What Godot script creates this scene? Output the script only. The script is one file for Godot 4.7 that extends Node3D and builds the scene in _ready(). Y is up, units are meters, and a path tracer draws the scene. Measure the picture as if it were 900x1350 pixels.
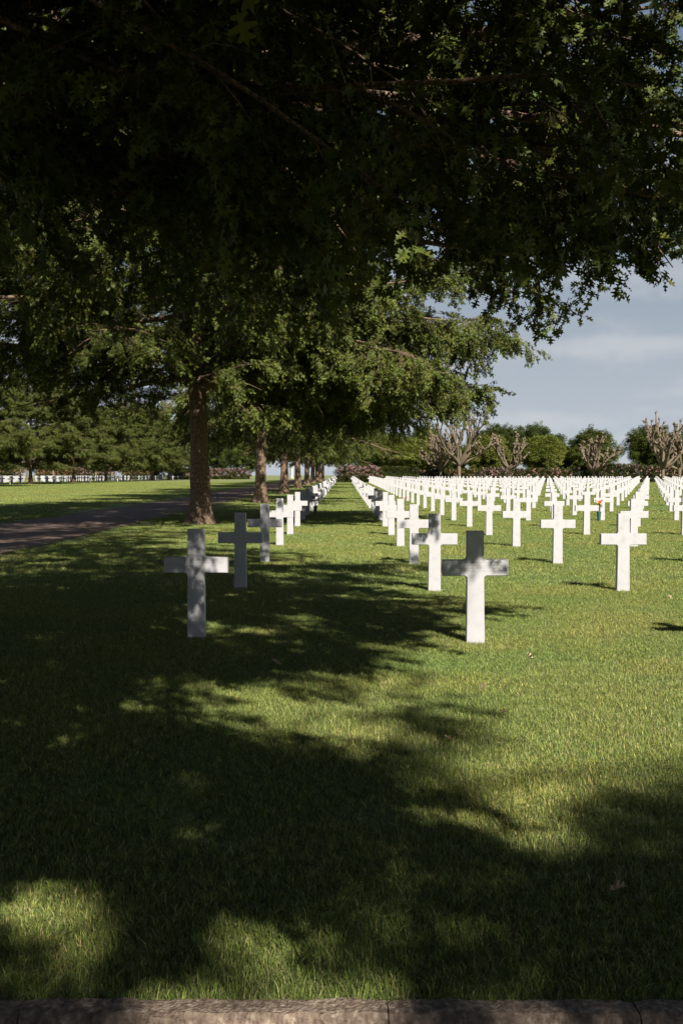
extends Node3D
# A cemetery lawn: white marble crosses in straight rows, an avenue of oaks, a kerb in front.
# d is the distance ahead of the viewer (d = -z), x to the right, y up, metres.

const EYE := 1.605
const FOCAL := 1312.0
const VPX := 454.0
const HORIZON := 626.0
const SUN_TO := Vector3(0.45, 1.0, 1.1)
var rng := RandomNumberGenerator.new()
var mats := {}
var taken := {}

# ---------------------------------------------------------------- helpers
class MB:
	var v := PackedVector3Array()
	var n := PackedVector3Array()
	var c := PackedColorArray()
	var i := PackedInt32Array()
	func tri(a: Vector3, b: Vector3, cc: Vector3, col := Color.WHITE):
		var k := v.size()
		v.push_back(a); v.push_back(b); v.push_back(cc)
		c.push_back(col); c.push_back(col); c.push_back(col)
		i.push_back(k); i.push_back(k + 1); i.push_back(k + 2)
	func quad(a: Vector3, b: Vector3, cc: Vector3, dd: Vector3, col := Color.WHITE):
		var k := v.size()
		v.push_back(a); v.push_back(b); v.push_back(cc); v.push_back(dd)
		for q in 4: c.push_back(col)
		for q in [0, 1, 2, 0, 2, 3]: i.push_back(k + q)
	func mesh() -> ArrayMesh:
		var arr := []
		arr.resize(Mesh.ARRAY_MAX)
		arr[Mesh.ARRAY_VERTEX] = v
		if n.size() == v.size(): arr[Mesh.ARRAY_NORMAL] = n
		if c.size() == v.size(): arr[Mesh.ARRAY_COLOR] = c
		arr[Mesh.ARRAY_INDEX] = i
		var m := ArrayMesh.new()
		m.add_surface_from_arrays(Mesh.PRIMITIVE_TRIANGLES, arr)
		return m

func numbered(called: String) -> String:
	if not taken.has(called):
		taken[called] = 0
		return called
	taken[called] += 1
	return "%s_%03d" % [called, taken[called]]

func tag(o: Node3D, label := "", category := "", group := "", kind := ""):
	if label: o.set_meta("label", label)
	if category: o.set_meta("category", category)
	if group: o.set_meta("group", group)
	if kind: o.set_meta("kind", kind)

func base(called: String, at := Vector3.ZERO, turn := 0.0) -> Node3D:
	var o := Node3D.new()
	o.name = numbered(called)
	add_child(o)
	o.position = at
	o.rotation.y = turn
	return o

func part(called: String, mesh: Mesh, mat: Material, parent: Node3D) -> MeshInstance3D:
	var o := MeshInstance3D.new()
	o.name = called if parent != self else numbered(called)
	o.mesh = mesh
	o.material_override = mat
	parent.add_child(o, true)
	return o

func scatter(called: String, mesh: Mesh, mat: Material, places: Array, tints: Array, parent: Node3D) -> MultiMeshInstance3D:
	var mm := MultiMesh.new()
	mm.transform_format = MultiMesh.TRANSFORM_3D
	mm.use_colors = tints.size() > 0
	mm.mesh = mesh
	mm.instance_count = places.size()
	for k in places.size():
		mm.set_instance_transform(k, places[k])
		if tints.size() > 0: mm.set_instance_color(k, tints[k])
	var o := MultiMeshInstance3D.new()
	o.name = called if parent != self else numbered(called)
	o.multimesh = mm
	o.material_override = mat
	parent.add_child(o, true)
	return o

func gy(d: float) -> float:                       # the lawn rises very gently far off
	return 0.35 * smoothstep(45.0, 155.0, d)

func px(x: float, y: float, d: float) -> Vector3:  # sizes read off the photograph, at a distance
	return Vector3((x - VPX) / FOCAL * d, EYE + (HORIZON - y) / FOCAL * d, -d)

func noise_image(size: int, freq: float, oct: int, seed_: int, ramp: Gradient) -> ImageTexture:
	var f := FastNoiseLite.new()
	f.seed = seed_; f.frequency = freq; f.fractal_octaves = oct
	f.noise_type = FastNoiseLite.TYPE_SIMPLEX_SMOOTH
	var g := f.get_seamless_image(size, size)
	g.convert(Image.FORMAT_L8)
	var src := g.get_data()
	var lut := []
	for k in 256: lut.push_back(ramp.sample(k / 255.0))
	var out := PackedByteArray()
	out.resize(src.size() * 3)
	for k in src.size():
		var cc: Color = lut[src[k]]
		out[3 * k] = cc.r8; out[3 * k + 1] = cc.g8; out[3 * k + 2] = cc.b8
	return ImageTexture.create_from_image(Image.create_from_data(size, size, false, Image.FORMAT_RGB8, out))

func ramp(list: Array) -> Gradient:                # [[offset, linear colour], ...]
	var g := Gradient.new()
	var o := PackedFloat32Array()
	var c := PackedColorArray()
	for e in list:
		o.push_back(e[0]); c.push_back((e[1] as Color).linear_to_srgb())
	g.offsets = o; g.colors = c
	return g

func grey(a: float) -> Color: return Color(a, a, a)

func std(col: Color, rough := 0.8, vertex := false) -> StandardMaterial3D:
	var m := StandardMaterial3D.new()
	m.albedo_color = col.linear_to_srgb()
	m.roughness = rough
	m.vertex_color_use_as_albedo = vertex
	m.cull_mode = BaseMaterial3D.CULL_DISABLED
	return m

func tri_tex(m: StandardMaterial3D, tex: Texture2D, scale: float, bump: Texture2D = null, cm := 0.0, world := true):
	m.albedo_texture = tex
	m.uv1_triplanar = true
	m.uv1_world_triplanar = world
	m.uv1_scale = Vector3.ONE * scale
	if bump:
		m.heightmap_enabled = true
		m.heightmap_texture = bump
		m.heightmap_scale = cm

func tube(mb: MB, pts: Array, rad: Array, sides: int, cap := true, rough: FastNoiseLite = null, amp := 0.0):
	var t: Vector3 = (pts[1] - pts[0]).normalized()
	var u := t.cross(Vector3.RIGHT if absf(t.x) < 0.8 else Vector3.FORWARD).normalized()
	var k0 := mb.v.size()
	for a in pts.size():
		if a > 0 and a < pts.size() - 1: t = (pts[a + 1] - pts[a - 1]).normalized()
		elif a > 0: t = (pts[a] - pts[a - 1]).normalized()
		u = (u - t * u.dot(t)).normalized()
		var w := t.cross(u)
		for s in sides:
			var th := TAU * s / sides
			var e := u * cos(th) + w * sin(th)
			var r: float = rad[a]
			if rough:
				var q: Vector3 = pts[a]
				r += amp * rough.get_noise_3d(q.x * 6.0 + e.x * 3.0, q.y * 2.2, q.z * 6.0 + e.z * 3.0)
			mb.v.push_back(pts[a] + e * r)
			mb.n.push_back(e)
			mb.c.push_back(Color.WHITE)
	for a in pts.size() - 1:
		for s in sides:
			var p := k0 + a * sides + s
			var q := k0 + a * sides + (s + 1) % sides
			for j in [p, p + sides, q + sides, p, q + sides, q]: mb.i.push_back(j)
	if cap:
		var e0 := mb.v.size()
		mb.v.push_back(pts[-1] + t * (rad[-1] * 0.5)); mb.n.push_back(t); mb.c.push_back(Color.WHITE)
		var l0 := k0 + (pts.size() - 1) * sides
		for s in sides:
			for j in [l0 + s, e0, l0 + (s + 1) % sides]: mb.i.push_back(j)

func lump(mb: MB, at: Vector3, r: float, squash := 1.0):   # a small knobbly ball
	var k0 := mb.v.size()
	for a in 6:
		var ph := -PI / 2 + PI * a / 5.0
		for s in 7:
			var th := TAU * s / 7.0 + a
			var e := Vector3(cos(th) * cos(ph), sin(ph), -sin(th) * cos(ph))
			mb.v.push_back(at + e * r * rng.randf_range(0.8, 1.2) * Vector3(1, squash, 1))
			mb.n.push_back(e); mb.c.push_back(Color.WHITE)
	for a in 5:
		for s in 7:
			var p := k0 + a * 7 + s
			var q := k0 + a * 7 + (s + 1) % 7
			for j in [p, p + 7, q + 7, p, q + 7, q]: mb.i.push_back(j)

# ---------------------------------------------------------------- leaves
func leaf_outline() -> PackedVector2Array:        # a pointed, deeply lobed oak leaf, length 1 along y
	var half := [Vector2(0.012, 0.0), Vector2(0.02, 0.14), Vector2(0.2, 0.12), Vector2(0.24, 0.2), Vector2(0.09, 0.27), Vector2(0.07, 0.36),
		Vector2(0.36, 0.42), Vector2(0.4, 0.54), Vector2(0.24, 0.54), Vector2(0.09, 0.58), Vector2(0.26, 0.76), Vector2(0.2, 0.8), Vector2(0.07, 0.78), Vector2(0.03, 0.9)]
	var o := PackedVector2Array()
	for p in half: o.push_back(p)
	o.push_back(Vector2(0, 1.0))
	for k in range(half.size() - 1, -1, -1): o.push_back(Vector2(-half[k].x, half[k].y))
	return o

func put_leaf(mb: MB, outline: PackedVector2Array, tris: PackedInt32Array, at: Vector3, b: Basis, size: float, fold: float, droop: float, col: Color):
	var k := mb.v.size()
	for p in outline:
		mb.v.push_back(at + b * (Vector3(p.x, absf(p.x) * fold - p.y * p.y * droop, -p.y) * size))
		mb.c.push_back(col)
	for t in tris: mb.i.push_back(k + t)

func spray_mesh(leaves: int, length: float, size: float, detailed: bool) -> ArrayMesh:
	var mb := MB.new()
	var outline := leaf_outline() if detailed else PackedVector2Array([Vector2(0, 0), Vector2(0.27, 0.4), Vector2(0.16, 0.8), Vector2(0, 1), Vector2(-0.16, 0.8), Vector2(-0.27, 0.4)])
	var tris := Geometry2D.triangulate_polygon(outline)
	var bend := rng.randf_range(0.05, 0.3)
	for k in leaves:
		var t := (k + rng.randf()) / leaves
		if detailed: t = pow(t, 0.7)
		var wide := 0.13 if detailed else 0.42
		var at := Vector3(rng.randf_range(-1, 1) * wide * length, -bend * t * t * length + rng.randf_range(-0.09, 0.05) * length * (1.0 if detailed else 4.0), -t * length)
		var yaw := rng.randf_range(-1.5, 1.5)
		var b := Basis(Vector3.UP, yaw) * Basis(Vector3.RIGHT, rng.randf_range(-1.1, 0.35)) * Basis(Vector3.FORWARD, rng.randf_range(-0.8, 0.8))
		var g := rng.randf_range(0.75, 1.25)
		var yel := rng.randf_range(0.9, 1.25)
		put_leaf(mb, outline, tris, at, b, size * rng.randf_range(0.7, 1.2), rng.randf_range(-0.1, 0.4), rng.randf_range(0.0, 0.35), Color(0.062 * g * yel, 0.082 * g, 0.015 * g))
	if detailed:
		for q in 2:
			var a := Vector3(0, 0, 0) if q == 0 else Vector3(0, -bend * 0.2 * length, -0.45 * length)
			var e := Vector3(0, -bend * length, -length) if q == 0 else Vector3(0.2 * length, -bend * length * 0.6, -0.8 * length)
			var side := Vector3(0.004, 0, 0)
			mb.quad(a - side, a + side, e + side * 0.4, e - side * 0.4, Color(0.07, 0.05, 0.03))
			mb.quad(a - Vector3(0, 0.004, 0), a + Vector3(0, 0.004, 0), e, e - Vector3(0, 0.002, 0), Color(0.07, 0.05, 0.03))
	return mb.mesh()

# ---------------------------------------------------------------- oaks
var sprays := []
var far_sprays := []

func wander(start: Vector3, dir: Vector3, length: float, n: int, sag: float, wild: float) -> Array:
	var pts := [start]
	var p := start
	var dd := dir.normalized()
	for k in n:
		dd = (dd + Vector3(rng.randf_range(-1, 1), rng.randf_range(-0.7, 0.7), rng.randf_range(-1, 1)) * wild + Vector3.DOWN * sag / n).normalized()
		p += dd * (length / n)
		pts.push_back(p)
	return pts

func taper(r0: float, r1: float, n: int) -> Array:
	var a := []
	for k in n: a.push_back(lerpf(r0, r1, pow(float(k) / (n - 1), 0.8)))
	return a

func along(pts: Array, t: float) -> Vector3:
	var f := clampf(t, 0.0, 0.9999) * (pts.size() - 1)
	return (pts[int(f)] as Vector3).lerp(pts[int(f) + 1], f - int(f))

func heading(pts: Array, t: float) -> Vector3:
	var k := int(clampf(t, 0.0, 0.9999) * (pts.size() - 1))
	return (pts[k + 1] - pts[k]).normalized()

# spec: seed, height, radius, low (height of the first limbs), limbs (extra limbs [height, towards, pitch, length]), keep (Callable on the tree's own position), per (sprays on a twig)
func oak_shape(spec: Dictionary) -> Dictionary:
	rng.seed = spec.seed
	var keep: Callable = spec.get("keep", func(_p): return true)
	var bark := FastNoiseLite.new()
	bark.seed = spec.seed; bark.frequency = 0.9; bark.fractal_octaves = 3
	var H: float = spec.height
	var tp := []
	var tr := []
	var ph := rng.randf() * TAU
	for k in 44:
		var t := k / 43.0
		var y := -0.1 + pow(t, 1.5) * (H * 0.9)
		tp.push_back(Vector3(sin(y * 0.35 + ph) * 0.1 * minf(1.0, y * 0.2), y, cos(y * 0.3 + ph) * 0.1 * minf(1.0, y * 0.2)))
		tr.push_back(0.315 * pow(maxf(0.02, 1.0 - y / (H * 0.93)), 0.7) + 0.27 * exp(-maxf(y, 0.0) * 2.6))
	var trunk := MB.new()
	tube(trunk, tp, tr, 30, true, bark, 0.055)
	var limbs := []
	var places := []
	var todo := []
	for e in spec.get("limbs", []): todo.push_back(e)
	var n: int = spec.get("count", 30)
	for k in n:
		var u := (k + 0.5) / n
		var y: float = lerpf(spec.low, H * 0.86, pow(u, 0.95))
		var az: float = k * 2.39996 + rng.randf_range(-0.3, 0.3) + float(spec.seed)
		var top: float = (y - spec.low) / (H - spec.low)
		var r: float = spec.radius * (1.0 - pow(top, 2.6)) * rng.randf_range(0.82, 1.06)
		todo.push_back([y, az, lerpf(-0.02, 0.85, pow(top, 1.2)), maxf(r, 1.5)])
	var limb_no := 0
	for e in todo:
		limb_no += 1
		rng.seed = int(spec.seed) * 1000 + limb_no
		var y: float = e[0]
		var start := Vector3(along(tp, pow(y / (H * 0.9), 1 / 1.5)))
		start.y = y
		var dir := Vector3(cos(e[1]) * cos(e[2]), sin(e[2]), sin(e[1]) * cos(e[2]))
		var L: float = e[3]
		var limb := MB.new()
		var pts := wander(start, dir, L, 9, 0.22 if e[2] < 0.3 else 0.05, 0.12)
		var last := 0
		for k in pts.size():
			if keep.call(pts[k]): last = k
		if last < 2: continue
		if last < 9:
			pts = pts.slice(0, last + 1)
			L *= last / 9.0
		tube(limb, pts, taper(0.022 + 0.0115 * L, 0.012, pts.size()), 7)
		var ns := int(4 + L * 1.25)
		for s in ns:
			rng.seed = (int(spec.seed) * 1000 + limb_no) * 100 + s
			var t := 0.2 + 0.8 * (s + rng.randf()) / ns
			var h := heading(pts, t)
			var side := (1.0 if s % 2 == 0 else -1.0) * rng.randf_range(0.6, 1.15)
			var sd := h.rotated(Vector3.UP, side)
			sd.y += rng.randf_range(-0.25, 0.3) + rng.randf_range(-0.6, 1.0) * float(spec.get("loft", 0.0))
			var sl := (0.9 + L * 0.3 * (1.15 - t)) * rng.randf_range(0.75, 1.2)
			if s == ns - 1: sd = h; sl = 1.0
			var sp := wander(along(pts, t), sd, sl, 5, 0.3, 0.14)
			if not keep.call(sp[3]): continue
			tube(limb, sp, taper(0.012 + 0.006 * sl, 0.005, 6), 4, false)
			var nt := int(3 + sl * 2.4)
			for q in nt:
				var t2 := 0.15 + 0.85 * (q + rng.randf()) / nt
				var td := heading(sp, t2).rotated(Vector3.UP, (1.0 if q % 2 == 0 else -1.0) * rng.randf_range(0.4, 1.3))
				td.y += rng.randf_range(-0.55, 0.25)
				var tl := rng.randf_range(0.45, 1.0)
				var tw := wander(along(sp, t2), td, tl, 3, 0.35, 0.2)
				if not keep.call(tw[3]): continue
				tube(limb, tw, taper(0.006, 0.003, 4), 3, false)
				for m in int(spec.get("per", 6)):
					var at := along(tw, 0.15 + 0.85 * rng.randf()) + Vector3(rng.randf_range(-1, 1), rng.randf_range(-1, 1), rng.randf_range(-1, 1)) * 0.17
					if not keep.call(at): continue
					var f := (td + Vector3(rng.randf_range(-1, 1), rng.randf_range(-0.9, 0.3), rng.randf_range(-1, 1)) * 0.9).normalized()
					if absf(f.y) > 0.97: f = Vector3(0.3, f.y, 0.1).normalized()
					var b := Basis.looking_at(f, Vector3.UP) * Basis(Vector3.FORWARD, rng.randf_range(-0.7, 0.7))
					places.push_back(Transform3D(b.scaled_local(Vector3.ONE * rng.randf_range(0.8, 1.2)), at))
		limbs.push_back(limb.mesh())
	return {"trunk": trunk.mesh(), "limbs": limbs, "places": places, "seed": spec.seed}

func oak(shape: Dictionary, at: Vector3, turn: float, label: String, group: String, far := false) -> Node3D:
	var o := base("oak_tree", at, turn)
	tag(o, label, "tree", group)
	part("trunk", shape.trunk, mats.bark, o)
	for m in shape.limbs: part("limb", m, mats.bough, o)
	if not shape.has("mm_near"):
		rng.seed = shape.seed + 77
		var lists := [[], [], []]
		var tints := [[], [], []]
		for t in shape.places:
			var k := rng.randi() % 3
			lists[k].push_back(t)
			var g := rng.randf_range(0.8, 1.2)
			tints[k].push_back(Color(g * rng.randf_range(0.92, 1.12), g, g))
		shape.lists = lists; shape.tints = tints; shape.mm_near = true
	if not far:
		for k in 3:
			var c := scatter("crown", sprays[k], mats.leaf, shape.lists[k], shape.tints[k], o)
			c.set_meta("kind", "stuff")
	else:
		var few := []
		var ft := []
		for j in 2:
			for k in shape.lists[j].size():
				var t: Transform3D = shape.lists[j][k]
				few.push_back(Transform3D(t.basis.scaled_local(Vector3.ONE * 1.1), t.origin))
				ft.push_back(shape.tints[j][k])
		var c := scatter("crown", far_sprays[0], mats.leaf, few, ft, o)
		c.set_meta("kind", "stuff")
	return o

func copy_tree(o: Node3D, at: Vector3, turn: float, scale_: float, label: String, group: String) -> Node3D:
	var c: Node3D = o.duplicate()
	c.name = numbered("oak_tree")
	add_child(c)
	c.position = at; c.rotation.y = turn; c.scale = Vector3.ONE * scale_
	tag(c, label, "tree", group)
	return c

# ---------------------------------------------------------------- marble crosses
func cross_outline(e: float) -> PackedVector2Array:
	var H := 1.07 - e
	var hw := 0.080 - e
	var ws := 0.080 - e
	var wb := 0.0885 - e
	var aw := 0.312 - e
	var a0 := 0.643 + e
	var a1 := 0.795 - e
	var r := 0.03
	var right := [Vector2(wb, -0.12)]
	for k in 6:
		var th := PI - k * PI / 10.0
		right.push_back(Vector2(ws + e + r, a0 - e - r) + (r + e) * Vector2(cos(th), sin(th)))
	right.push_back(Vector2(aw, a0)); right.push_back(Vector2(aw, a1))
	for k in 6:
		var th := -PI / 2 - k * PI / 10.0
		right.push_back(Vector2(hw + e + r, a1 + e + r) + (r + e) * Vector2(cos(th), sin(th)))
	right.push_back(Vector2(hw, H))
	var o := PackedVector2Array()
	for p in right: o.push_back(p)
	for k in range(right.size() - 1, -1, -1): o.push_back(Vector2(-right[k].x, right[k].y))
	return o

func cross_mesh(thick: float) -> ArrayMesh:
	var mb := MB.new()
	var o := cross_outline(0.0)
	var s := cross_outline(0.005)
	var tris := Geometry2D.triangulate_polygon(s)
	var z := thick / 2
	var b := 0.005
	var m := o.size()
	for sgn in [1.0, -1.0]:
		for t in range(0, tris.size(), 3):
			mb.tri(Vector3(s[tris[t]].x, s[tris[t]].y, z * sgn), Vector3(s[tris[t + 1]].x, s[tris[t + 1]].y, z * sgn), Vector3(s[tris[t + 2]].x, s[tris[t + 2]].y, z * sgn))
		for k in m:
			var j := (k + 1) % m
			mb.quad(Vector3(s[k].x, s[k].y, z * sgn), Vector3(s[j].x, s[j].y, z * sgn), Vector3(o[j].x, o[j].y, (z - b) * sgn), Vector3(o[k].x, o[k].y, (z - b) * sgn))
	for k in m:
		var j := (k + 1) % m
		mb.quad(Vector3(o[k].x, o[k].y, z - b), Vector3(o[j].x, o[j].y, z - b), Vector3(o[j].x, o[j].y, b - z), Vector3(o[k].x, o[k].y, b - z))
	return mb.mesh()

func inscription_mesh(z: float) -> ArrayMesh:      # worn, unreadable lines of cut strokes across the arms
	var mb := MB.new()
	for line in 4:
		var y := 0.763 - line * 0.026
		var half: float = [0.2, 0.25, 0.23, 0.16][line]
		var x := -half
		while x < half:
			if rng.randf() < 0.84:
				var w := rng.randf_range(0.0025, 0.006)
				var hh := rng.randf_range(0.009, 0.014)
				var a := Vector3(x, y, z + 0.0015)
				mb.quad(a, a + Vector3(0, hh, 0), a + Vector3(w, hh, 0), a + Vector3(w, 0, 0))
				mb.quad(a, a + Vector3(w, 0, 0), a + Vector3(w, 0, -0.002), a + Vector3(0, 0, -0.002))
			x += rng.randf_range(0.008, 0.013)
	return mb.mesh()

# ---------------------------------------------------------------- grass
func grass_patch(count: int, size: float, h0: float, h1: float, width: float, soft: bool) -> ArrayMesh:
	var mb := MB.new()
	var tufts := FastNoiseLite.new()
	tufts.seed = rng.randi() % 1000; tufts.frequency = 11.0 if size < 1.0 else 5.0; tufts.fractal_octaves = 2
	for k in count:
		var at := Vector3(rng.randf_range(-0.5, 0.5) * size, -0.012, rng.randf_range(-0.5, 0.5) * size)
		if soft and at.length() > size * 0.5 * (0.75 + 0.25 * rng.randf()): continue
		var a := rng.randf() * TAU
		var h := rng.randf_range(h0, h1)
		var lean := Vector3(cos(a), 0, sin(a)) * h * rng.randf_range(0.15, 1.3)
		var a2 := a + PI / 2 + rng.randf_range(-0.6, 0.6)
		var side := Vector3(cos(a2), 0, sin(a2)) * width * rng.randf_range(0.6, 1.1)
		var q := rng.randf()
		var tuft := tufts.get_noise_2d(at.x, at.z)
		h *= 1.0 + 0.5 * tuft
		var g := rng.randf_range(0.5, 1.6) * (1.0 + 0.75 * tuft)
		var col := Color(0.120 * g, 0.158 * g, 0.027 * g)
		if q < 0.22: col = Color(0.192 * g, 0.210 * g, 0.048 * g)
		elif q < 0.31: col = Color(0.32 * g, 0.285 * g, 0.12 * g)
		elif q < 0.5: col = Color(0.066 * g, 0.100 * g, 0.020 * g)
		var mid := at + lean * 0.35 + Vector3.UP * h * 0.6
		var tip := at + lean + Vector3.UP * h * rng.randf_range(0.75, 1.0)
		mb.quad(at - side, at + side, mid + side * 0.75, mid - side * 0.75, col)
		mb.tri(mid - side * 0.75, mid + side * 0.75, tip, col)
	return mb.mesh()

func on_path(x: float, d: float, pad := 0.0) -> bool:
	return x > -11.1 - pad and x < -6.9 + pad and d > 2.0

func grow_grass():
	var tone := FastNoiseLite.new()
	tone.seed = 5; tone.frequency = 0.55; tone.fractal_octaves = 3
	rng.seed = 400
	var kinds := []
	for k in 3: kinds.push_back(grass_patch(6000, 0.9, 0.016, 0.038, 0.0016, true))
	for k in 2: kinds.push_back(grass_patch(6500, 1.8, 0.022, 0.05, 0.0025, true))
	for k in 2: kinds.push_back(grass_patch(6500, 5.0, 0.03, 0.055, 0.008, true))
	kinds.push_back(grass_patch(3800, 0.5, 0.016, 0.044, 0.0015, false))
	var lists := []
	var tints := []
	for k in kinds.size(): lists.push_back([]); tints.push_back([])
	var rings := [[3.42, 14.0, 0.42, 0, 3], [14.0, 40.0, 0.95, 3, 2], [40.0, 175.0, 2.7, 5, 2]]
	for r in rings:
		var d: float = r[0]
		while d < r[1]:
			var reach_r := d * 0.36 + 1.6
			var reach_l := d * 0.36 + 1.6
			var x := -reach_l
			while x < reach_r:
				var xx: float = x + rng.randf_range(-0.3, 0.3) * r[2]
				var dd: float = d + (rng.randf_range(-0.3, 0.3) * r[2] if d > r[0] else 0.0)
				if not on_path(xx, dd, 0.42 * r[2]):
					var k: int = r[3] + rng.randi() % int(r[4])
					var n := tone.get_noise_2d(xx, dd * 0.7)
					var n2 := tone.get_noise_2d(xx * 3.0 + 50.0, dd * 2.4)
					var b := Basis(Vector3.UP, rng.randf() * TAU).scaled_local(Vector3(1, clampf(1.0 + 0.5 * n + 0.25 * n2, 0.55, 1.5), 1))
					lists[k].push_back(Transform3D(b, Vector3(xx, gy(dd), -dd)))
					tints[k].push_back(Color(1.0 + 0.28 * n + 0.3 * n2, 1.0 + 0.05 * n + 0.08 * n2, 1.0 + 0.25 * n))
				x += r[2]
			d += r[2]
	var xe := -3.2
	while xe < 3.2:                                   # the ragged edge along the kerb
		for row in 2:
			lists[7].push_back(Transform3D(Basis(Vector3.UP, PI * (rng.randi() % 2)), Vector3(xe, 0.0, -3.222 - 0.45 * row)))
			tints[7].push_back(Color(0.97, 1.0, 0.95))
		xe += 0.47
	var lawn := base("grass")
	tag(lawn, "short mown lawn grass growing between the crosses", "grass", "", "stuff")
	for k in kinds.size():
		var o := scatter("blades", kinds[k], mats.grass, lists[k], tints[k], lawn)
		o.set_meta("kind", "stuff")

# ---------------------------------------------------------------- far trees, pollards, shrubs
func leafy(called: String, centre: Vector3, r: Vector3, clumps: int, per: int, mesh: Mesh, mat: Material, scale_: float, tint: Color, parent: Node3D):
	var list := []
	var tints := []
	for k in clumps:
		var e := Vector3(rng.randfn(), rng.randfn(), rng.randfn()).normalized()
		var at := centre + e * r * rng.randf_range(0.55, 0.98)
		var cr := minf(r.x, r.y) * rng.randf_range(0.22, 0.42)
		var g := rng.randf_range(0.8, 1.2)
		for q in per:
			var f := Vector3(rng.randfn(), rng.randfn() * 0.7 + 0.1, rng.randfn()).normalized()
			if absf(f.y) > 0.97: continue
			var b := Basis.looking_at(f, Vector3.UP).scaled_local(Vector3.ONE * scale_ * rng.randf_range(0.7, 1.25))
			list.push_back(Transform3D(b, at + f * cr * rng.randf_range(0.5, 1.0)))
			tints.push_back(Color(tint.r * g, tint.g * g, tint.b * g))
	var o := scatter(called, mesh, mat, list, tints, parent)
	o.set_meta("kind", "stuff")

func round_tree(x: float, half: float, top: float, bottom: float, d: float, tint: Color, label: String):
	var foot := px(x, HORIZON, d)
	foot.y = gy(d)
	var o := base("parkland_tree", foot)
	tag(o, label, "tree", "leafy trees beyond the burial ground")
	var R := half / FOCAL * d
	var y1 := px(0, top, d).y - foot.y
	var y0 := maxf(px(0, bottom, d).y - foot.y, 0.6)
	var tr := MB.new()
	tube(tr, wander(Vector3(0, -0.1, 0), Vector3.UP, (y0 + y1) * 0.5, 5, 0.0, 0.05), taper(0.34, 0.14, 6), 8)
	part("trunk", tr.mesh(), mats.bark, o)
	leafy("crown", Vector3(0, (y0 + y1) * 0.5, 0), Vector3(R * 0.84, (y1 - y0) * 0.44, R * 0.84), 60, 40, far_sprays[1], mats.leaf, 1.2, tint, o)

func pollard(x: float, top: float, half: float, d: float, seed_: int, label: String):
	rng.seed = seed_
	var foot := px(x, HORIZON, d)
	foot.y = gy(d)
	var o := base("pollarded_tree", foot)
	tag(o, label, "tree", "pollarded bare trees at the field edge")
	var H := px(0, top, d).y - foot.y
	var R := half / FOCAL * d
	var th := H * 0.26
	var tr := MB.new()
	tube(tr, wander(Vector3(0, -0.1, 0), Vector3.UP, th + 0.1, 5, 0.0, 0.04), [0.36, 0.29, 0.27, 0.27, 0.29, 0.33], 9)
	lump(tr, Vector3(0, th, 0), 0.36)
	part("trunk", tr.mesh(), mats.pollard, o)
	var n := 10
	for k in n:
		var az := TAU * k / n + rng.randf_range(-0.25, 0.25)
		var up := 1.0 if k % 4 == 0 else rng.randf_range(0.1, 0.8)
		var L := lerpf(R * 1.25, (H - th) * 1.02, up)
		var dir := Vector3(cos(az) * (1.25 - 0.7 * up), 0.12 + 0.9 * up, sin(az) * (1.25 - 0.7 * up)).normalized()
		var limb := MB.new()
		var pts := wander(Vector3(0, th - 0.1, 0), dir, L, 6, -0.8, 0.36)
		tube(limb, pts, taper(0.27, 0.11, 7), 6)
		var ends := [pts[6]]
		for s in 7:
			var t := 0.3 + 0.65 * s / 7.0 + rng.randf() * 0.08
			var fd := heading(pts, t).rotated(Vector3.UP, (1.0 if s % 2 == 0 else -1.0) * rng.randf_range(0.6, 1.4))
			fd.y = absf(fd.y) + rng.randf_range(-0.1, 0.5)
			var fp := wander(along(pts, t), fd, L * rng.randf_range(0.2, 0.42), 4, -0.6, 0.3)
			tube(limb, fp, taper(0.13, 0.085, 5), 5)
			ends.push_back(fp[4])
		for e in ends:
			lump(limb, e, rng.randf_range(0.17, 0.27))
			for q in 3:
				var sd := Vector3(rng.randfn(), rng.randf_range(0.3, 1.6), rng.randfn()).normalized()
				tube(limb, [e, e + sd * rng.randf_range(0.25, 0.5)], [0.055, 0.035], 4)
		part("limb", limb.mesh(), mats.pollard, o)

func shrub(x0: float, x1: float, top: float, d: float, flower: Color, amount: float, label: String, group: String):
	var a := px(x0, top, d)
	var b := px(x1, top, d)
	var foot := Vector3((a.x + b.x) / 2, gy(d), -d)
	var o := base("flowering_shrub", foot)
	tag(o, label, "shrub", group)
	var h := a.y - foot.y
	var w := (b.x - a.x) / 2
	var n := int(clampf(w * 3.2, 5, 26))
	var green := []
	var gt := []
	var pink := []
	var pt := []
	for k in n:
		var c := Vector3(lerpf(-w, w, (k + 0.5) / n) * 0.93, h * 0.48, rng.randf_range(-0.5, 0.5))
		for q in 80:
			var e := Vector3(rng.randfn(), rng.randfn(), rng.randfn()).normalized()
			if absf(e.y) > 0.97: continue
			var s := Vector3(1.1, h * 0.5 * (1.0 + 0.1 * sin(k * 1.7)), 1.3) * rng.randf_range(0.8, 1.0)
			var t := Transform3D(Basis.looking_at(e, Vector3.UP).scaled_local(Vector3.ONE * rng.randf_range(0.6, 1.0)), c + e * s * 0.92)
			if rng.randf() < amount and e.y > -0.4:
				pink.push_back(Transform3D(Basis(Vector3.UP, rng.randf() * TAU).scaled_local(Vector3.ONE * rng.randf_range(0.7, 1.2)), c + e * s * 1.04))
				pt.push_back(flower * rng.randf_range(0.75, 1.2))
			green.push_back(t)
			gt.push_back(Color(0.55, 0.55, 0.58))
	scatter("foliage", far_sprays[1], mats.leaf, green, gt, o).set_meta("kind", "stuff")
	if pink.size() > 0:
		scatter("blossom", mats.bloom_mesh, mats.petal, pink, pt, o).set_meta("kind", "stuff")

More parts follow.
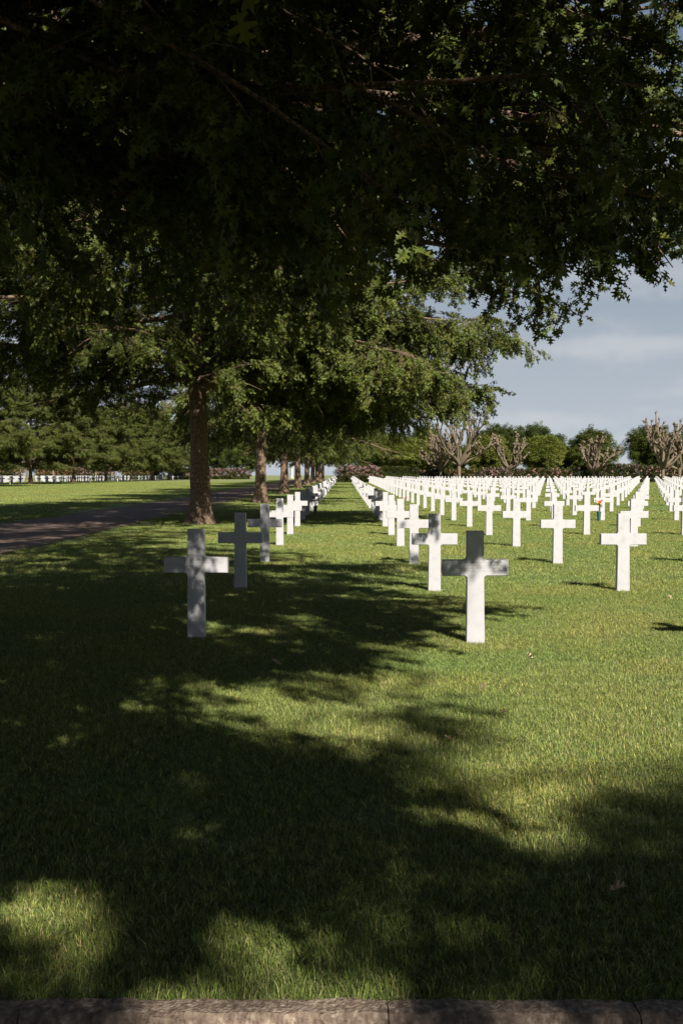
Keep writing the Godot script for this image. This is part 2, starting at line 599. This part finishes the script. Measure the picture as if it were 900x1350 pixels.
func bouquet(at: Vector3, h: float, vase: Color, blooms: Array, label: String):
	var o := base("flower_bouquet", at)
	tag(o, label, "flowers", "bouquets laid at graves")
	var v := MB.new()
	tube(v, [Vector3(0, -0.01, 0), Vector3(0, 0.02, 0), Vector3(0, h * 0.35, 0), Vector3(0, h * 0.45, 0)], [0.05, 0.055, 0.07, 0.085], 12)
	part("vase", v.mesh(), std(vase, 0.5), o)
	var st := MB.new()
	for k in 9:
		var e := Vector3(rng.randf_range(-0.11, 0.11), h * rng.randf_range(0.7, 0.95), rng.randf_range(-0.11, 0.11))
		tube(st, [Vector3(0, h * 0.4, 0), e], [0.006, 0.005], 4)
		var side := Vector3(rng.randf_range(0.02, 0.04), 0.0, 0.02)
		var mid := e * 0.8
		st.n.clear()
		st.quad(mid, mid + side + Vector3.UP * 0.04, mid + Vector3(side.x * 2.2, 0.05, 0), mid + side - Vector3.UP * 0.02)
	part("stems", st.mesh(), std(Color(0.05, 0.09, 0.03), 0.6), o)
	for k in 10:
		var f := MB.new()
		lump(f, Vector3.ZERO, 0.038, 0.75)
		var p := part("blossom", f.mesh(), std(blooms[k % blooms.size()], 0.7), o)
		p.position = Vector3(rng.randf_range(-0.13, 0.13), h * rng.randf_range(0.72, 1.0), rng.randf_range(-0.1, 0.13))

# ---------------------------------------------------------------- scene
func _ready():
	set_camera_and_light()
	make_materials()
	make_ground()
	make_crosses()
	make_trees()
	make_background()
	make_small_things()
	grow_grass()

func set_camera_and_light():
	var cam := Camera3D.new()
	cam.name = "camera"
	cam.position = Vector3(0, EYE, 0)
	cam.rotation = Vector3(-atan((675.0 - HORIZON) / FOCAL), atan((VPX - 450.0) / FOCAL), 0)
	cam.fov = rad_to_deg(2.0 * atan(675.0 / FOCAL))
	cam.near = 0.05
	cam.far = 4000.0
	add_child(cam)
	var sun := DirectionalLight3D.new()
	sun.name = "sun"
	sun.light_energy = 1.6
	sun.light_color = Color(1.0, 0.975, 0.94)
	sun.light_angular_distance = 0.55
	sun.shadow_enabled = true
	add_child(sun)
	sun.look_at_from_position(SUN_TO * 50.0, Vector3.ZERO, Vector3.UP)
	var env := Environment.new()
	env.background_mode = Environment.BG_SKY
	var sky := Sky.new()
	var pan := PanoramaSkyMaterial.new()
	pan.panorama = sky_picture()
	sky.sky_material = pan
	env.sky = sky
	env.background_energy_multiplier = 0.385
	env.tonemap_mode = Environment.TONE_MAPPER_LINEAR
	env.tonemap_exposure = 2.25
	env.sdfgi_enabled = true
	env.ssao_enabled = true
	env.ssil_enabled = true
	var we := WorldEnvironment.new()
	we.name = "world"
	we.environment = env
	add_child(we)

func sky_picture() -> ImageTexture:                # air and thin streaks of high cloud
	var w := 1536
	var h := 768
	var f := FastNoiseLite.new()
	f.seed = 11; f.frequency = 0.9; f.fractal_octaves = 5
	f.domain_warp_enabled = true; f.domain_warp_amplitude = 0.6; f.domain_warp_frequency = 0.5
	var px_ := PackedFloat32Array()
	px_.resize(w * h * 3)
	for j in h:
		var el := PI / 2 - PI * (j + 0.5) / h
		var y := sin(el)
		var t := clampf(y, 0.0, 1.0)
		var air := Color(0.57, 0.63, 0.70).lerp(Color(0.235, 0.32, 0.435), smoothstep(0.0, 0.32, t)).lerp(Color(0.085, 0.125, 0.215), smoothstep(0.22, 0.85, t))
		for i in w:
			var c := air
			if el > 0.0:
				var az := TAU * (i + 0.5) / w
				var k := 1.0 / (y + 0.16)
				var q := f.get_noise_3d(cos(az) * 1.3 * k + y * 4.0, y * 24.0, sin(az) * 0.8 * k)
				var band := smoothstep(-0.15, 0.5, q) * (1.0 - smoothstep(0.2, 0.6, y)) * 0.52
				c = c.lerp(Color(0.76, 0.77, 0.79), band)
			var o := (j * w + i) * 3
			px_[o] = c.r; px_[o + 1] = c.g; px_[o + 2] = c.b
	return ImageTexture.create_from_image(Image.create_from_data(w, h, false, Image.FORMAT_RGBF, px_.to_byte_array()))

func make_materials():
	rng.seed = 3
	for k in 3: sprays.push_back(spray_mesh(30, 0.44, 0.088, true))
	far_sprays.push_back(spray_mesh(46, 0.75, 0.15, false))
	far_sprays.push_back(spray_mesh(60, 0.8, 0.17, false))
	var leaf := std(Color.WHITE, 0.55, true)
	leaf.metallic_specular = 0.3
	leaf.backlight_enabled = true
	leaf.backlight = Color(0.25, 0.28, 0.11)
	mats.leaf = leaf
	var grass := std(Color.WHITE, 0.65, true)
	grass.backlight_enabled = true
	grass.backlight = Color(0.5, 0.56, 0.25)
	mats.grass = grass
	var bump := noise_image(512, 0.03, 5, 21, ramp([[0.0, grey(0)], [1.0, grey(1)]]))
	var fine := noise_image(512, 0.12, 3, 22, ramp([[0.0, grey(0)], [1.0, grey(1)]]))
	var bark := std(Color.WHITE, 0.9)
	tri_tex(bark, noise_image(512, 0.025, 5, 23, ramp([[0.2, Color(0.05, 0.031, 0.020)], [0.5, Color(0.145, 0.093, 0.058)], [0.8, Color(0.25, 0.172, 0.108)]])), 1.4, bump, 3.0, false)
	bark.uv1_scale = Vector3(2.2, 0.55, 2.2)
	mats.bark = bark
	var bough := bark.duplicate()
	bough.uv1_scale = Vector3(1.6, 1.6, 1.6)
	mats.bough = bough
	var pol := std(Color.WHITE, 0.9)
	tri_tex(pol, noise_image(256, 0.03, 4, 24, ramp([[0.2, Color(0.075, 0.056, 0.034)], [0.8, Color(0.185, 0.142, 0.09)]])), 0.6, null, 0.0, false)
	mats.pollard = pol
	var marble := std(Color.WHITE, 0.55)
	tri_tex(marble, noise_image(512, 0.012, 6, 25, ramp([[0.15, Color(0.305, 0.298, 0.292)], [0.4, Color(0.345, 0.338, 0.337)], [0.8, Color(0.362, 0.355, 0.356)]])), 0.9, fine, 0.03)
	mats.marble = marble
	mats.engraved = std(Color(0.28, 0.272, 0.26), 0.8)
	var lawn := std(Color.WHITE, 0.95)
	tri_tex(lawn, noise_image(1024, 0.03, 6, 26, ramp([[0.2, Color(0.072, 0.088, 0.022)], [0.5, Color(0.125, 0.148, 0.040)], [0.8, Color(0.180, 0.190, 0.066)]])), 0.35, fine, 2.0)
	mats.lawn = lawn
	var path := std(Color.WHITE, 0.9)
	tri_tex(path, noise_image(1024, 0.09, 5, 27, ramp([[0.2, Color(0.052, 0.030, 0.020)], [0.5, Color(0.088, 0.054, 0.038)], [0.8, Color(0.15, 0.10, 0.072)]])), 0.5, fine, 1.0)
	mats.path = path
	var stone := std(Color.WHITE, 0.85)
	tri_tex(stone, noise_image(512, 0.05, 6, 28, ramp([[0.2, Color(0.07, 0.046, 0.031)], [0.5, Color(0.14, 0.10, 0.07)], [0.75, Color(0.22, 0.168, 0.122)], [0.9, Color(0.36, 0.30, 0.24)]])), 1.1, fine, 0.8)
	mats.stone = stone
	mats.petal = std(Color.WHITE, 0.7, true)
	var bl := MB.new()
	rng.seed = 31
	for k in 14:
		var at := Vector3(rng.randfn(), absf(rng.randfn()), rng.randfn()) * 0.12
		var e := Vector3(rng.randfn(), rng.randfn(), rng.randfn()).normalized() * 0.11
		var s := Vector3(rng.randfn(), rng.randfn(), rng.randfn()).normalized().cross(e)
		bl.quad(at - e, at + s, at + e, at - s)
	mats.bloom_mesh = bl.mesh()

func make_ground():
	var mb := MB.new()
	var ds := [-1500.0, -300.0, -60.0, -3.0, -2.98, 2.82, 2.9, 12.0, 30.0, 45.0]
	for k in range(1, 23): ds.push_back(45.0 + 5.0 * k)
	ds.append_array([220.0, 400.0, 900.0, 2200.0])
	var xs := [-1800.0, -400.0, -120.0, -40.0, -12.0, 0.0, 12.0, 40.0, 120.0, 400.0, 1800.0]
	for a in ds.size() - 1:
		for b in xs.size() - 1:
			var y0 := gy(ds[a]) - 0.012 if (ds[a] < -2.99 or ds[a] > 2.85) else -0.16
			var y1 := gy(ds[a + 1]) - 0.012 if (ds[a + 1] < -2.99 or ds[a + 1] > 2.85) else -0.16
			mb.quad(Vector3(xs[b], y1, -ds[a + 1]), Vector3(xs[b + 1], y1, -ds[a + 1]), Vector3(xs[b + 1], y0, -ds[a]), Vector3(xs[b], y0, -ds[a]))
	tag(part("ground", mb.mesh(), mats.lawn, self), "", "", "", "structure")
	var p := MB.new()
	p.quad(Vector3(-60, -0.11, -2.84), Vector3(60, -0.11, -2.84), Vector3(60, -0.11, 2.95), Vector3(-60, -0.11, 2.95))
	tag(part("cross_path", p.mesh(), mats.path, self), "", "", "", "structure")
	var q := MB.new()
	var d := 3.2
	while d < 300.0:
		var e := d + 6.0
		q.quad(Vector3(-11.1, gy(e) + 0.006, -e), Vector3(-6.9, gy(e) + 0.006, -e), Vector3(-6.9, gy(d) + 0.006, -d), Vector3(-11.1, gy(d) + 0.006, -d))
		d = e
	tag(part("avenue_path", q.mesh(), mats.path, self), "", "", "", "structure")
	# kerb: one stone after another
	rng.seed = 61
	var kerb := base("kerb", Vector3(0, 0, 0))
	tag(kerb, "", "", "", "structure")
	var joints := [-3.96, -2.96, -1.96, -0.965, 0.13, 0.875, 1.9, 2.9, 3.9]
	for k in joints.size() - 1:
		var s := MB.new()
		var x0: float = joints[k] + 0.002
		var x1: float = joints[k + 1] - 0.002
		var prof := [Vector2(-2.975, -0.15), Vector2(-2.975, 0.004), Vector2(-2.968, 0.012), Vector2(-2.893, 0.012), Vector2(-2.880, 0.003), Vector2(-2.835, -0.11), Vector2(-2.83, -0.15)]
		var cols := 22
		var grid := []
		for a in cols + 1:
			var row := []
			var endp := 0.006 if (a == 0 or a == cols) else 0.0
			for j in prof.size():
				var w := 0.004 if j > 0 and j < 6 else 0.0
				row.push_back(Vector3(lerpf(x0, x1, a / float(cols)), prof[j].y - endp + rng.randf_range(-w, w), prof[j].x + rng.randf_range(-w, w)))
			grid.push_back(row)
		for a in cols:
			for j in prof.size() - 1:
				s.quad(grid[a][j], grid[a + 1][j], grid[a + 1][j + 1], grid[a][j + 1])
		for g in [grid[0], grid[cols]]:
			for j in range(1, prof.size() - 1): s.tri(g[0], g[j], g[j + 1])
		part("kerb_stone", s.mesh(), mats.stone, kerb)

const TENS := ["", "", "twenty", "thirty"]
const ORD := ["", "first", "second", "third", "fourth", "fifth", "sixth", "seventh", "eighth", "ninth", "tenth", "eleventh", "twelfth", "thirteenth", "fourteenth", "fifteenth", "sixteenth", "seventeenth", "eighteenth", "nineteenth", "twentieth"]
func nth(n: int) -> String:
	if n <= 20: return ORD[n]
	if n == 30: return "thirtieth"
	return TENS[n / 10] + "-" + ORD[n % 10]

func make_crosses():
	rng.seed = 71
	var mesh := cross_mesh(0.1)
	var cut := inscription_mesh(0.05)
	var all := []
	for r in 35:
		for c in range(-1, 30):
			var d := 9.49 + 4.25 * r + (0.28 if c == -1 else 0.0)
			var x := 1.245 + 2.6 * c + (-0.08 if c == -1 else 0.0) - (0.03 if c == -1 else 0.0)
			if x > d * 0.345 + 3.0: continue
			all.push_back([d, x, r, c])
	all.sort_custom(func(a, b): return a[0] * a[0] + a[1] * a[1] < b[0] * b[0] + b[1] * b[1])
	var rest := []
	for k in all.size():
		var e: Array = all[k]
		var at := Vector3(e[1] + rng.randf_range(-0.012, 0.012), gy(e[0]), -e[0] - rng.randf_range(-0.02, 0.02))
		var turn := rng.randf_range(-0.02, 0.02)
		var lean := rng.randf_range(-0.006, 0.006)
		if k >= 300:
			rest.push_back(Transform3D(Basis.from_euler(Vector3(0, turn, lean)), at))
			continue
		var label := "white marble cross in the %s row from the kerb, %s column from the oaks" % [nth(e[2] + 1), nth(e[3] + 2)]
		if e[2] == 0 and e[3] == -1: label = "front marble cross of the column beside the oaks, mostly in leaf shade"
		elif e[2] == 0 and e[3] == 0: label = "front marble cross across the grass aisle, with shaded top and sunlit shaft"
		var o := base("marble_cross", at, turn)
		o.rotation.z = lean
		tag(o, label, "cross", "white marble crosses in rows on the lawn")
		part("stone", mesh, mats.marble, o)
		if e[0] < 12.0: part("inscription", cut, mats.engraved, o)
	for c in 12:                                     # the next burial plot beyond the far avenue
		for r in 42:
			rest.push_back(Transform3D(Basis(Vector3.UP, rng.randf_range(-0.02, 0.02)), Vector3(-45.0 - 2.68 * c, gy(100.0 + 4.25 * r), -100.0 - 4.25 * r)))
	var far := scatter("distant_crosses", mesh, mats.marble, rest, [], self)
	tag(far, "mass of tiny white crosses far off across the lawn", "crosses", "", "stuff")

# outlines of chosen sun patches on the lawn; oak crowns are cut to match
var openings := []
var gaps := FastNoiseLite.new()  # small random sun flecks, cut out of the crowns likewise
func make_openings():
	gaps.seed = 9; gaps.frequency = 1.35; gaps.fractal_octaves = 2
	var shapes := [[[640, 856], [775, 838], [910, 832], [960, 1040], [840, 1020], [790, 1022], [740, 1050], [700, 1095], [640, 1085], [560, 1020], [480, 978], [400, 955], [330, 965], [262, 960], [262, 915], [330, 900], [400, 930], [470, 950], [560, 960], [690, 968], [600, 925], [470, 878], [520, 862], [560, 848]],
		[[650, 745], [900, 690], [1000, 830], [800, 835], [700, 800], [600, 790], [520, 765]], [[420, 700], [600, 690], [640, 735], [430, 740]], [[556, 826], [660, 812], [670, 855], [600, 856]], [[500, 762], [610, 760], [610, 783], [525, 785]], [[-60, 1150], [50, 1135], [105, 1190], [90, 1270], [-60, 1310]], [[255, 1225], [400, 1215], [460, 1260], [450, 1300], [270, 1310]], [[180, 1050], [260, 1055], [290, 1090], [230, 1100]], [[50, 1302], [480, 1302], [500, 1375], [40, 1375]], [[232, 824], [264, 824], [260, 843], [234, 843]], [[252, 816], [278, 816], [276, 830], [252, 830]], [[203, 810], [236, 810], [236, 823], [207, 823]]]
	for s in shapes:
		var o := PackedVector2Array()
		for p in s:
			var d: float = EYE / tan(atan((p[1] - 675.0) / FOCAL) + atan((675.0 - HORIZON) / FOCAL))
			o.push_back(Vector2((p[0] - VPX) / FOCAL * d, d))
		openings.push_back(o)

func sunlit(w: Vector3) -> bool:                   # does the sun ray through this point land in an opening?
	var g := Vector2(w.x - w.y * SUN_TO.x / SUN_TO.y, -w.z + w.y * SUN_TO.z / SUN_TO.y)
	if gaps.get_noise_2d(g.x, g.y) > (0.45 if g.y < 6.0 else 0.36 if g.y < 9.0 else 0.23): return true
	for o in openings:
		if Geometry2D.is_point_in_polygon(g, o): return true
	return false

func make_trees():
	make_openings()
	var X := -4.75
	var tree_a := Vector3(X, 0, -8.5)
	# the near oak, its trunk just out of the picture; its lower boughs stop above the open view of the field
	var keep_a := func(p: Vector3) -> bool:
		var w := p + tree_a
		if w.x > 0.0 and w.y < 1.62 + 0.218 * -w.z + 0.12 * sin(w.x * 3.1) and not (w.x > 1.2 and w.x < 2.3 and w.z < -6.3 and w.y > 1.62 + 0.165 * -w.z): return false
		if -w.z < 4.7 and w.y < 1.7 - 0.56 * w.z: return false
		if sunlit(w): return false
		return w.y > 2.6 + 0.12 * absf(w.x + 1.0) and w.z < 0.6
	var a := oak_shape({"seed": 101, "height": 22.0, "radius": 10.3, "low": 4.2, "count": 50, "per": 6, "keep": keep_a,
		"limbs": [[4.7, 0.03, 0.0, 9.6], [4.4, -0.45, 0.02, 10.0], [4.9, 0.4, 0.03, 9.5], [5.6, -0.2, 0.06, 10.0], [5.4, 0.75, 0.05, 10.0], [6.2, 0.1, 0.08, 9.8], [5.1, 0.22, 0.02, 9.8], [6.8, -0.35, 0.1, 9.8], [6.6, 0.5, 0.08, 9.6], [4.3, 0.15, -0.02, 9.5], [4.6, 0.28, 0.0, 9.5], [5.3, 0.12, 0.03, 9.5], [5.8, 0.25, 0.05, 9.5], [4.2, 0.21, -0.02, 9.2], [7.0, -1.2, 0.15, 10.8], [8.0, -1.6, 0.2, 10.8], [7.0, -2.0, 0.15, 10.8], [8.5, -2.5, 0.2, 10.2], [6.0, -2.9, 0.1, 10.2], [5.4, 0.9, 0.02, 9.5], [6.0, 1.05, 0.03, 9.5], [5.0, 0.8, 0.0, 9.5], [6.5, 0.95, 0.05, 9.5], [5.6, 1.2, 0.02, 9.0], [7.0, 1.1, 0.08, 9.5], [7.5, 0.8, 0.1, 9.5], [10.0, -1.8, 0.3, 10.2], [10.5, -1.0, 0.3, 9.5], [9.5, -2.2, 0.25, 10.0], [11.5, -2.6, 0.35, 9.0]]})
	oak(a, tree_a, 0.0, "oak whose lowest boughs hang over the front crosses, trunk beyond the kerb corner", "oaks of the avenue")
	# the oak behind the viewer, which shades the lawn in front
	var tree_z := Vector3(2.8, 0, 8.6)
	var keep_z := func(p: Vector3) -> bool:
		var w := p + tree_z
		return w.y > 3.0 and w.z > 0.3 and not sunlit(w)
	var z := oak_shape({"seed": 207, "height": 18.0, "radius": 9.2, "low": 3.8, "count": 46, "per": 7, "keep": keep_z})
	oak(z, tree_z, 0.0, "oak standing behind the kerb path, shading the near lawn", "oaks of the avenue")
	var b := oak_shape({"seed": 303, "height": 21.0, "radius": 9.7, "low": 4.4, "count": 58, "per": 7, "limbs": [[5.0, 0.0, 0.0, 9.0], [4.7, 0.35, -0.04, 9.0], [5.2, -0.3, 0.0, 9.4], [6.4, 0.15, 0.08, 9.6], [6.8, -0.15, 0.1, 9.6], [5.8, 0.6, 0.05, 9.2], [4.6, -0.7, -0.03, 8.5], [4.5, 0.9, -0.03, 8.5], [4.7, 1.4, 0.0, 7.5], [4.9, 1.8, 0.0, 7.5], [5.3, 2.2, 0.02, 8.0], [5.6, 1.6, 0.05, 8.0], [5.0, 2.7, 0.0, 8.5], [5.2, 3.3, 0.0, 8.5]], "keep": func(p: Vector3) -> bool:
		return p.y > (4.3 if p.x < 0.5 else 3.2 + 0.9 * maxf(0.0, (p.x - 6.0) / 4.0)) + clampf(p.z / 8.0, 0.0, 0.6) + 0.55 * sin(p.x * 1.3 + p.z * 0.8) + 0.3 * sin(p.x * 4.1 - p.z * 3.3)})
	oak(b, Vector3(X, 0, -32.7), 0.0, "oak with a thick furrowed trunk, first trunk in the avenue", "oaks of the avenue")
	var c := oak_shape({"seed": 404, "height": 19.5, "radius": 9.4, "low": 3.9, "count": 40, "loft": 0.45, "per": 6, "keep": func(p: Vector3) -> bool:
		return p.y > (2.5 if p.x > 2.0 else 3.2) + 1.7 * clampf(p.z / 4.0, 0.0, 1.0) * (1.0 if p.x < 3.0 else 0.3) + 0.4 * sin(p.x * 1.1 + p.z * 0.9)})
	var tc := oak(c, Vector3(X - 0.05, gy(57.0), -57.0), 0.0, "oak with a slim sunlit trunk, second trunk in the avenue", "oaks of the avenue")
	copy_tree(tc, Vector3(X - 0.1, gy(80), -80.0), 2.1, 1.02, "oak with sunlit root flare, third trunk in the avenue", "oaks of the avenue")
	var fa := oak(c, Vector3(X - 0.1, gy(104), -104.0), 4.0, "oak that is the fourth trunk in the avenue", "oaks of the avenue")
	for k in 5:
		var d := 128.0 + 24.0 * k
		copy_tree(fa, Vector3(X - 0.1, gy(d), -d), 1.3 * k + 0.5, 1.0, "oak that is the %s trunk in the avenue" % nth(5 + k), "oaks of the avenue")
	var across := oak_shape({"seed": 606, "height": 19.0, "radius": 9.4, "low": 3.4, "count": 52, "per": 9, "loft": 0.4, "keep": func(p: Vector3) -> bool: return p.y > 2.7})
	var fb := oak(across, Vector3(-43.0, gy(136.5), -136.5), 0.7, "round-headed oak, second along the far side of the lawn", "oaks across the lawn")
	fb.scale = Vector3.ONE * 0.8
	for k in 8:
		if k == 1: continue
		var d := 115.0 + 21.5 * k
		copy_tree(fb, Vector3(-43.0, gy(d), -d), 2.2 * k + 1.0, 0.74 + 0.05 * (k % 3), "round-headed oak, %s along the far side of the lawn" % nth(k + 1), "oaks across the lawn")

func make_background():
	rng.seed = 505
	var D := 186.0
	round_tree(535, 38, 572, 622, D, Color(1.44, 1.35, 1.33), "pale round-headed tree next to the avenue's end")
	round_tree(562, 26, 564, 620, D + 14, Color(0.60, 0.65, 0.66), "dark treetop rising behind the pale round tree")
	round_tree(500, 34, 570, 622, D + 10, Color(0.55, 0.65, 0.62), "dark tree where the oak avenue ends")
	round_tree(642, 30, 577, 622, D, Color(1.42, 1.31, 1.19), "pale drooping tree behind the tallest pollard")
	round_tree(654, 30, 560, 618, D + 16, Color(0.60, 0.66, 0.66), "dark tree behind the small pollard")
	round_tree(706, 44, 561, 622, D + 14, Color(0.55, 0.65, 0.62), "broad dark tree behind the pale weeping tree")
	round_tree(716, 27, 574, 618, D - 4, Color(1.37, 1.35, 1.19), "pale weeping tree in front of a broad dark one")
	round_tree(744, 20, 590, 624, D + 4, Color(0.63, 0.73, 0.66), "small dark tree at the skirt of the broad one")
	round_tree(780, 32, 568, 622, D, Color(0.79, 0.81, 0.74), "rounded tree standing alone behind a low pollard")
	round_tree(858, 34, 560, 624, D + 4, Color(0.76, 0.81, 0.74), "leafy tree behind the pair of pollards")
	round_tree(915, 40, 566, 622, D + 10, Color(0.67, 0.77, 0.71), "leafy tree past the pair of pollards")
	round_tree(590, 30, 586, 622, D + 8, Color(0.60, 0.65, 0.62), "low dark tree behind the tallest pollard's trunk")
	pollard(605, 546, 40, 163.0, 611, "tallest bare pollarded tree with knobbly upright limbs")
	pollard(580, 568, 24, 170.0, 612, "bare pollarded tree next to the tallest one")
	pollard(670, 574, 22, 172.0, 613, "small bare pollarded tree before the dark tree")
	pollard(781, 578, 28, 172.0, 614, "low wide bare pollarded tree before the lone rounded tree")
	pollard(873, 558, 36, 160.0, 615, "tall bare pollarded tree, one of a pair")
	pollard(894, 564, 30, 162.0, 616, "bare pollarded tree leaning into its taller twin")
	rng.seed = 520
	var pink := Color(0.27, 0.145, 0.15)
	shrub(448, 500, 615, 168.0, pink, 0.75, "pink flowering rhododendron at the avenue's end", "rhododendrons beyond the crosses")
	shrub(500, 545, 617, 170.0, pink, 0.03, "dark green shrub beside the pink rhododendron", "rhododendrons beyond the crosses")
	shrub(545, 632, 620, 172.0, Color(0.3, 0.16, 0.1), 0.25, "brownish shrub bank behind the tallest pollard", "rhododendrons beyond the crosses")
	shrub(636, 668, 618, 170.0, pink, 0.6, "pink rhododendron behind the small pollard", "rhododendrons beyond the crosses")
	shrub(672, 750, 619, 174.0, Color(0.34, 0.18, 0.15), 0.3, "shrub bank with faded flowers below the weeping tree", "rhododendrons beyond the crosses")
	shrub(752, 786, 616, 176.0, pink, 0.02, "dark shrub below the lone rounded tree", "rhododendrons beyond the crosses")
	shrub(786, 850, 613, 174.0, pink, 0.22, "dark shrub bank with a few pink flowers between pollards", "rhododendrons beyond the crosses")
	shrub(850, 930, 616, 174.0, Color(0.38, 0.22, 0.19), 0.3, "shrub bank behind the pair of pollards", "rhododendrons beyond the crosses")
	# beyond the other plot
	var orange := Color(0.27, 0.13, 0.07)
	shrub(-30, 28, 612, 262.0, Color(0.30, 0.15, 0.09), 0.5, "rusty brown shrub behind the far crosses", "shrubs beyond the other plot")
	shrub(50, 100, 618, 268.0, orange, 0.6, "orange flowering shrub behind the far crosses", "shrubs beyond the other plot")
	shrub(100, 150, 617, 270.0, pink, 0.7, "pink flowering shrub behind the far crosses", "shrubs beyond the other plot")
	shrub(160, 215, 611, 275.0, Color(0.36, 0.17, 0.07), 0.6, "russet shrub behind the far crosses", "shrubs beyond the other plot")
	shrub(220, 330, 618, 282.0, pink, 0.6, "pink shrub bank behind the far crosses near the mall's end", "shrubs beyond the other plot")
	rng.seed = 530
	for k in 9:
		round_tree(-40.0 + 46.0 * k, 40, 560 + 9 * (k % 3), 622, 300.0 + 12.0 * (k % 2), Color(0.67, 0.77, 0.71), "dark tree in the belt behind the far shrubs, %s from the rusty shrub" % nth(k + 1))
	for k in 4:
		pollard([71.0, 127.0, 148.0, 36.0][k], 575, 18, 245.0, 620 + k, ["pale pollard trunk behind orange shrub", "pale pollard trunk behind pink shrub", "pale pollard trunk before russet shrub", "pale pollard trunk beside the rusty brown shrub"][k])

func make_small_things():
	# a white stone marker on the mall, seen between two trunks
	var m := base("stone_marker", Vector3((384.0 - VPX) / FOCAL * 330.0, gy(330), -330.0))
	tag(m, "white stone pillar with a small finial between avenue trunks", "pillar")
	var s := MB.new()
	for q in [[0.55, -0.1, 0.4], [0.46, 0.4, 2.5], [0.52, 2.5, 2.68]]:
		var r: float = q[0]
		tube(s, [Vector3(0, q[1], 0), Vector3(0, q[2], 0)], [r, r], 4)
	s.n.clear()
	part("shaft", s.mesh(), mats.marble, m)
	var f := MB.new()
	tube(f, [Vector3(0, 2.68, 0), Vector3(0, 2.9, 0), Vector3(0, 3.1, 0), Vector3(0, 3.5, 0)], [0.1, 0.2, 0.14, 0.03], 8)
	part("finial", f.mesh(), mats.pollard, m)
	m.scale = Vector3.ONE * 1.5
	rng.seed = 81
	bouquet(Vector3(8.78, 0, -34.4), 0.72, Color(0.012, 0.055, 0.045), [Color(0.75, 0.25, 0.03), Color(0.8, 0.42, 0.03), Color(0.5, 0.04, 0.03)], "orange and red flowers in a dark teal vase beside a cross")
	bouquet(Vector3(1.75, 0, -30.3), 0.95, Color(0.05, 0.06, 0.03), [Color(0.35, 0.03, 0.03), Color(0.25, 0.03, 0.05)], "dark red flowers standing before a cross along the aisle")
	bouquet(Vector3(-1.15, 0, -39.4), 0.8, Color(0.03, 0.05, 0.02), [Color(0.5, 0.12, 0.12), Color(0.6, 0.4, 0.35)], "dusky pink flowers before a cross in the oak-side column")
	# fallen leaves
	var outline := leaf_outline()
	var tris := Geometry2D.triangulate_polygon(outline)
	var spots := [[877, 1182, 0.11, "large curled pinkish dead leaf on the sunlit grass near the kerb"], [700, 877, 0.09, "pale brown dead leaf on open grass in front of the crosses"], [630, 918, 0.09, "small tan dead leaf at the tip of a shadow"],
		[657, 950, 0.07, "tiny brown dead leaf below the shadow tip"], [776, 1190, 0.08, "reddish dead leaf on shaded grass by the kerb"], [372, 884, 0.1, "brown dead leaf in the shade before the aisle"], [590, 985, 0.06, "small straw coloured dead leaf on sunny grass"], [883, 795, 0.08, "rusty dead leaf near the unseen cross's shadow"]]
	for e in spots:
		var d: float = EYE / tan(atan((e[1] - 675.0) / FOCAL) + atan((675.0 - HORIZON) / FOCAL))
		var x: float = (e[0] - VPX) / FOCAL * sqrt(d * d + EYE * EYE)
		var o := base("fallen_leaf", Vector3(x, 0.045, -d), rng.randf() * TAU)
		tag(o, e[3], "leaf", "dead leaves on the grass")
		var mb := MB.new()
		put_leaf(mb, outline, tris, Vector3.ZERO, Basis(Vector3.RIGHT, rng.randf_range(0.1, 0.5)), e[2], 0.9, -0.3, Color.WHITE)
		part("blade", mb.mesh(), std(Color(0.42, 0.27, 0.18), 0.8), o)
